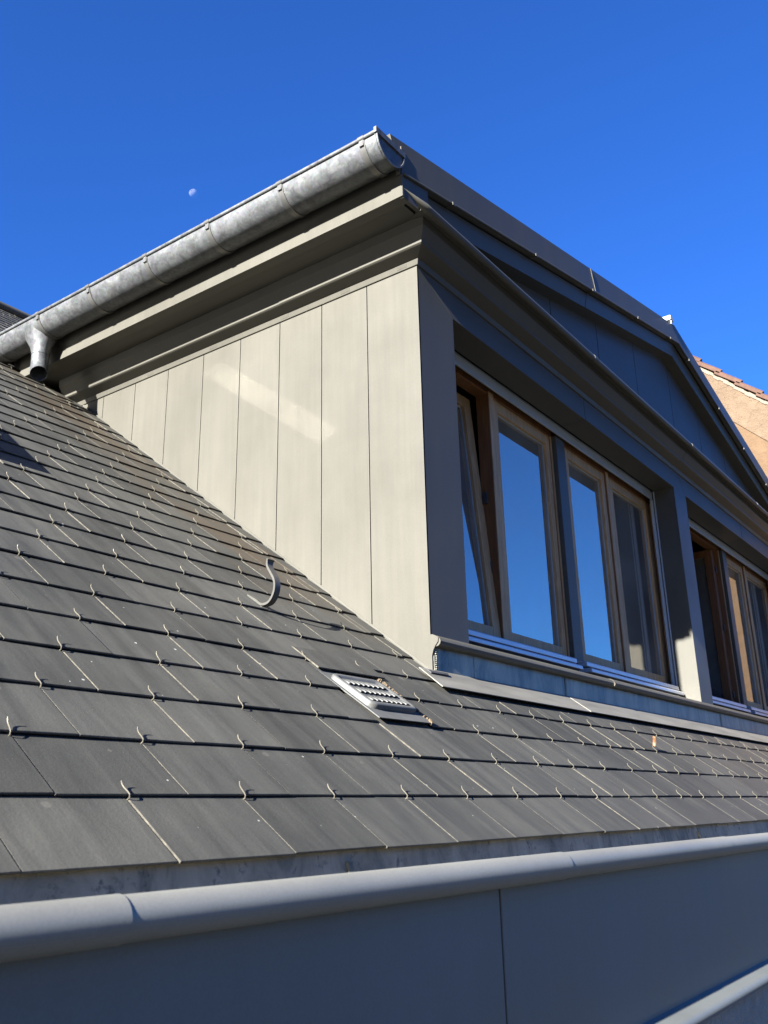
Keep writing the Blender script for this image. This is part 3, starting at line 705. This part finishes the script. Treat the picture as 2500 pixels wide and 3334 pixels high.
# ------------------------------------------------------------------ ROOF VENT
V = tag(empty('roof_vent', RP(-.73, -.32, .01)), 'grey metal louvred roof vent let into the slates left of the dormer corner', 'vent')
mb = MB()
def slab(m_, x0, x1, s0, s1, h0a, h0b, th):
    m_.hexa([RP(x0, s0, h0a-th), RP(x1, s0, h0a-th), RP(x1, s1, h0b-th), RP(x0, s1, h0b-th), RP(x0, s0, h0a), RP(x1, s0, h0a), RP(x1, s1, h0b), RP(x0, s1, h0b)])
slab(mb, VX0+.003, VX1-.004, -.468, -.10, .013, -.006, .003); mb.build('base_plate', M['vent'], V)
vx0, vx1, vs0, vs1 = -.868, -.605, -.412, -.198
vh = lambda s: .030-(s-vs0)/(vs1-vs0)*.016
def rr(x0, x1, s0, s1, r, n=5):
    pts = []
    for cx_, cs_, a0 in ((x1-r, s1-r, 0), (x0+r, s1-r, 90), (x0+r, s0+r, 180), (x1-r, s0+r, 270)): pts += [(p[0], p[1]) for p in arc(cx_, cs_, r, a0, a0+90, n)]
    return pts
mb = MB()
o_ = rr(vx0, vx1, vs0, vs1, .028); i1 = rr(vx0+.004, vx1-.004, vs0+.004, vs1-.004, .026); i2 = rr(vx0+.016, vx1-.016, vs0+.016, vs1-.016, .02); i3 = rr(vx0+.022, vx1-.022, vs0+.022, vs1-.022, .018)
mb.sweep([[RP(x, s, vh(s)-.026) for x, s in o_], [RP(x, s, vh(s)-.004) for x, s in o_], [RP(x, s, vh(s)) for x, s in i1], [RP(x, s, vh(s)) for x, s in i2], [RP(x, s, vh(s)-.006) for x, s in i3]], True, False)
mb.build('raised_border', M['vent'], V, smooth=True, angle=50)
mb = MB(); mb.add([RP(x, s, vh(s)-.0062) for x, s in i3], [tuple(range(len(i3)))]); 
rows_s = (-.268, -.325, -.382)
for sr in rows_s:
    mb2 = MB()
    for k in range(8):
        x = vx0+.038+k*.0268
        # a louvre: hooded scoop with a dark mouth facing downhill
        hh = vh(sr)-.006
        secs = []
        for ds, hgt, wd in ((-.0, .0085, .0100), (.012, .0080, .0100), (.030, .004, .0085), (.042, .0002, .006)):
            secs.append([RP(x+wd*c_, sr+ds-.004*(1-abs(c_)), hh+(vh(sr+ds)-vh(sr))+hgt*q) for c_, q in ((-1, 0), (-.75, .75), (0, 1), (.75, .75), (1, 0))])
        mb.sweep(secs, False, False)
        mb2.add([RP(x-.0098, sr-.0005, hh+.0004), RP(x-.007, sr-.0035, hh+.0064), RP(x, sr-.0045, hh+.008), RP(x+.007, sr-.0035, hh+.0064), RP(x+.0098, sr-.0005, hh+.0004), RP(x+.011, sr-.008, hh+.0003), RP(x-.011, sr-.008, hh+.0003)], [(0,1,2,3,4), (0,4,5,6)])
    mb2.build('louvre_slot', M['gap'], V)
mb.build('louvre_plate', M['vent'], V, smooth=True, angle=50)
mb = MB()
for k in range(55):
    q = random.random(); s = -.19-q*.28; x = VX1-.012+random.uniform(-.006, .006); r = random.uniform(.0015, .004)
    mb.hexa([RP(x-r, s-r*2, .006), RP(x+r, s-r*2, .006), RP(x+r, s+r*2, .006), RP(x-r, s+r*2, .006), RP(x-r*.5, s-r, .016+r*.6-.02*(1-q)*.4), RP(x+r*.5, s-r, .016+r*.6), RP(x+r*.4, s+r, .016+r*.5), RP(x-r*.5, s+r, .015+r*.5)])
mb.build('edge_debris', M['debris'], V)

# ------------------------------------------------------------------ LADDER HOOK
H = tag(empty('roof_hook', (-.762, .25, .195)), 'curved grey steel hook standing up from the slates near the cheek wall', 'roof hook')
path = [(.325, .325*T-.002), (.305, .305*T+.003), (.28, .28*T+.007), (.250, .2000), (.219, .201), (.199, .2165), (.186, .242), (.183, .268), (.190, .292), (.205, .316), (.219, .337), (.2245, .352), (.222, .366), (.2165, .3735)]
P = [Vector((0, a, b_)) for a, b_ in path]
pp = []
for i in range(len(P)-1):
    p0, p1, p2, p3 = P[max(i-1, 0)], P[i], P[i+1], P[min(i+2, len(P)-1)]
    for k in range(4):
        t_ = k/4; pp.append(.5*((2*p1)+(-p0+p2)*t_+(2*p0-5*p1+4*p2-p3)*t_*t_+(-p0+3*p1-3*p2+p3)*t_**3))
pp.append(P[-1])
mb = MB(); secs = []
for i, p in enumerate(pp):
    d = (pp[min(i+1, len(pp)-1)]-pp[max(i-1, 0)]).normalized(); n = Vector((0, -d.z, d.y)); th = .0045
    fl = 1.0 if i < len(pp)-8 else 1.0+.18*(i-len(pp)+8)/8
    x0, x1 = -.7765-.003*(fl-1)*10, -.7465+.003*(fl-1)*10
    if i == len(pp)-1: x0 += .006; x1 -= .006
    secs.append([(x0, *(p+n*th).yz), (x1, *(p+n*th).yz), (x1, *(p-n*th).yz), (x0, *(p-n*th).yz)])
mb.sweep(secs); mb.build('hook_bar', M['bar'], H)

# ------------------------------------------------------------------ ROOF WINDOW left of the view
K = tag(empty('roof_window', RP(-1.9, 2.1, 0)), 'framed roof window lying in the slates to the left of the dormer', 'roof window')
mb = MB(); sk0, sk1 = SKY0/CP, SKY1/CP; hh = .082
for a, b_, c_, d_ in ((SKX0, SKX0+.065, sk0, sk1), (SKX1-.065, SKX1, sk0, sk1), (SKX0+.065, SKX1-.065, sk0, 1.532), (SKX0+.065, SKX1-.065, 2.70, sk1)):
    slab(mb, a, b_, c_, d_, hh, hh, hh+.03)
mb.build('frame', M['clad_front'], K, bevel=.004)
mb = MB(); slab(mb, SKX0+.065, SKX1-.065, 1.532, 2.70, hh-.0365, hh-.0365, .006); mb.build('pane', M['roof_glass'], K)

# ------------------------------------------------------------------ DRY LEAF
def leaf():
    mb = MB(); c = RP(1.497, -.463, .012)
    rows = []
    for k in range(9):
        q = k/8; wdt = .013*math.sin(math.pi*min(1, q*.94+.03))**.8
        yv = -.025+.055*q
        for sgn in (-1, 0, 1): rows.append(c+Vector((wdt*sgn*1.0+.010*math.sin(q*4), .012*abs(sgn)-.01*q, yv*.9+.03+.006*abs(sgn))))
    fs = []
    for k in range(8):
        for j in range(2): a = k*3+j; fs.append((a, a+1, a+4, a+3))
    mb.add(rows, fs)
    o = mb.build('dry_leaf', M['leaf'], None, smooth=True); s_ = o.modifiers.new('thickness', 'SOLIDIFY'); s_.thickness = .0012
    return tag(o, 'small orange dry leaf caught on the slate hooks right of centre', 'leaf')
leaf()

# ------------------------------------------------------------------ LOWER EAVES GUTTER + WALL
zt_ = lambda x: -.680-.0042*(x+1.0)
E = tag(empty('eaves_gutter', (0, -1.0, -.75)), 'zinc-lined eaves gutter with a thick rounded grey coping along its front, below the slates', 'gutter')
CR = .0298; CY = -1.10
xs = [-4.5, -2.43, -1.19, .035, 1.28, 2.5, 3.75, 5.0, 9.4]
for i, (a, b_) in enumerate(zip(xs[:-1], xs[1:])):
    mb = MB()
    b3 = b_ if i == len(xs)-2 else b_+.032
    st = [(a, CR-.0016), ((a+b3)/2, CR-.0010), (b3-.06, CR-.0003), (b3, CR)]
    secs = []
    for x, r in st:
        ring = [(x, CY+r*math.cos(math.radians(q)), zt_(x)+r*math.sin(math.radians(q))) for q in [360*k/40 for k in range(40)]]
        secs.append(ring)
    mb.sweep(secs); mb.build('coping', M['coping'], E, smooth=True, angle=60)
mb = MB()
ls = [-4.5, -2.413, -1.693, .669, 2.6, 4.6, 9.4]
for i, (a, b_) in enumerate(zip(ls[:-1], ls[1:])):
    e = .0015*(i % 2)
    mb.hexa([(a, -.835-e, -.80), (b_+.02, -.835-e, -.80), (b_+.02, -.79, -.80), (a, -.79, -.80), (a, -.810-e, -.630), (b_+.02, -.810-e, -.630), (b_+.02, -.79, -.630), (a, -.79, -.630)])
mb.box(-4.5, 9.4, -1.0535, -.79, -.815, -.80); mb.box(-4.5, 9.4, -1.0540, -1.04, -.8, -.69)
mb.build('gutter_lining', M['lining'], E)
mb = MB(); mb.box(-4.5, 9.4, -1.092, -1.045, -.697, -.672); mb.build('coping_light_block', M['gap'], E)  # hidden strip added to stop sunlight leaking behind the coping
for x in (-2.405, -1.585, .68):
    mb = MB()
    for k in range(15):
        z = -.795+k*.0095; yy = -.812-.027*(-.612-z)/.188; mb.box(x-.008+random.uniform(-.004, .004), x+.008+random.uniform(-.004, .004), yy-.003, yy+.01, z, z+.0099)
    mb.build('solder_seam', M['patina'], E)

F = tag(empty('facade_wall', (0, -1.08, -9)), 'dark flat zinc-panelled wall below the rounded coping, standing on a grey rendered wall', 'wall')
px = [-4.5, -1.389, 1.25, 3.75, 6.4, 9.4]
for a, b_ in zip(px[:-1], px[1:]):
    mb = MB(); mb.box(a+.0035, b_-.0035, -1.0665, -1.055, -1.095, -.700); mb.build('wall_panel', M['clad_panel'], F, bevel=.002)
mb = MB(); mb.box(-4.5, 9.4, -1.052, -1.0, -1.10, -.70); mb.build('panel_backing', M['gap'], F)
mb = MB(); mb.extrude([(-4.5, y, z) for y, z in ((-1.060, -1.078), (-1.070, -1.087), (-1.118, -1.0925), (-1.127, -1.0955), (-1.1335, -1.102), (-1.136, -1.111), (-1.134, -1.120), (-1.128, -1.123), (-1.060, -1.118))], (13.9, 0, 0)); mb.build('ledge', M['clad_panel'], F, smooth=True, angle=40)
mb = MB(); mb.box(-4.5, 9.4, -1.118, -.9, -9.0, -1.119); mb.build('rendered_wall', M['cement'], F)
mb = MB(); mb.box(-4.5, 9.4, -.898, 9.9, -9.0, -2.2); mb.build('building_core', M['cement'], F)

# ------------------------------------------------------------------ NEIGHBOURING HOUSE
NX = 9.5
N = tag(empty('neighbouring_house', (NX, 2.5, -9)), 'ochre rendered house with a terracotta tiled gable roof behind the dormer', 'house')
vz = lambda y: 5.824+.983*(y-1.259)
yf, yr, yb = -1.25, 4.6, 10.45
mb = MB(); mb.extrude([(NX, yf, -9), (NX, yb, -9), (NX, yb, vz(yf)-.09), (NX, yr, vz(yr)-.09), (NX, yf, vz(yf)-.09)], (6, 0, 0)); mb.build('gable_wall', M['ochre'], N)
mb = MB(); pts = []
n = 40
for k in range(n+1):
    y = yf+(yr-yf)*k/n; pts.append((NX, y, vz(y)-.70+random.uniform(-.012, .012)))
for k in range(n, -1, -1):
    y = yf+(yr-yf)*k/n; pts.append((NX, y, vz(y)-.082))
for k in range(n):
    a, b_ = pts[k], pts[k+1]; c_, d_ = pts[2*n+1-k-1], pts[2*n+1-k]
    mb.extrude([a, b_, c_, d_], (-.018, 0, 0))
mb.build('rough_render_band', M['ochre_rough'], N)
mb = MB()
for k in range(90):
    y = yf+(yr-yf)*k/90; r = random.uniform(.03, .055)
    z = vz(y)-.055-random.uniform(0, .03)
    mb.hexa([(NX-.03-random.uniform(0, .012), y, z-r-.98*0), (NX+.1, y, z-r), (NX+.1, y+.075, z-r+.07), (NX-.03, y+.075, z-r+.07), (NX-.028, y, z+.03), (NX+.1, y, z+.03), (NX+.1, y+.075, z+.10), (NX-.03, y+.075, z+.10)])
mb.build('verge_mortar', M['mortar'], N, bevel=.008)
mb = MB(); a45 = math.atan(.983); ca, sa = math.cos(a45), math.sin(a45)
step = .260/ca
def TP(x, s, h): return (x, yf-.15+s*ca-h*sa, vz(yf-.15)+s*sa+h*ca)
ns = int((yr-yf+.15)/ca/step)+1
for i in range(ns):
    s = i*step
    for j in range(5 if i < 99 else 1):
        x = NX-.07+j*.235; sg = random.uniform(-.012, .012); hx = random.uniform(-.006, .006)
        secs = []
        for q, hh in ((0, .050), (step*.5, .035), (step+.07, .012)):
            secs.append([TP(x, s+sg+q, hh-.045+hx), TP(x, s+sg+q, hh+.012+hx), TP(x+.03, s+sg+q, hh+.03+hx), TP(x+.07, s+sg+q, hh+.008+hx), TP(x+.15, s+sg+q, hh+hx), TP(x+.21, s+sg+q, hh+.02+hx), TP(x+.24, s+sg+q, hh+hx), TP(x+.24, s+sg+q, hh-.03+hx)])
        mb.sweep(secs)
    # dark interlocking nib at each verge step
mb.hexa([TP(NX+1.0, 0, -.05), TP(NX+6, 0, -.05), TP(NX+6, ns*step, -.05), TP(NX+1.0, ns*step, -.05), TP(NX+1.0, 0, .03), TP(NX+6, 0, .03), TP(NX+6, ns*step, .03), TP(NX+1.0, ns*step, .03)])
mb.extrude([(NX-.06, yr, vz(yr)+.05), (NX-.06, yb+.2, vz(yf)-.15), (NX-.06, yb+.2, vz(yf)-.23), (NX-.06, yr, vz(yr)-.04)], (6.06, 0, 0))
mb.build('tiled_roof', M['tile'], N, bevel=.004)

# ------------------------------------------------------------------ MOON
md = Vector((.5093, .6080, .6090)).normalized(); dist = 4000.0
bpy_me = bpy.data.meshes.new('moon')
import bmesh
bm = bmesh.new(); bmesh.ops.create_uvsphere(bm, u_segments=48, v_segments=32, radius=dist*.00447); bm.to_mesh(bpy_me); bm.free()
bpy_me.polygons.foreach_set('use_smooth', [True]*len(bpy_me.polygons)); bpy_me.materials.append(M['moon'])
mo = bpy.data.objects.new('moon', bpy_me); COL.objects.link(mo); mo.location = cl+md*dist
tag(mo, 'small pale half moon alone in the blue daytime sky', 'moon')
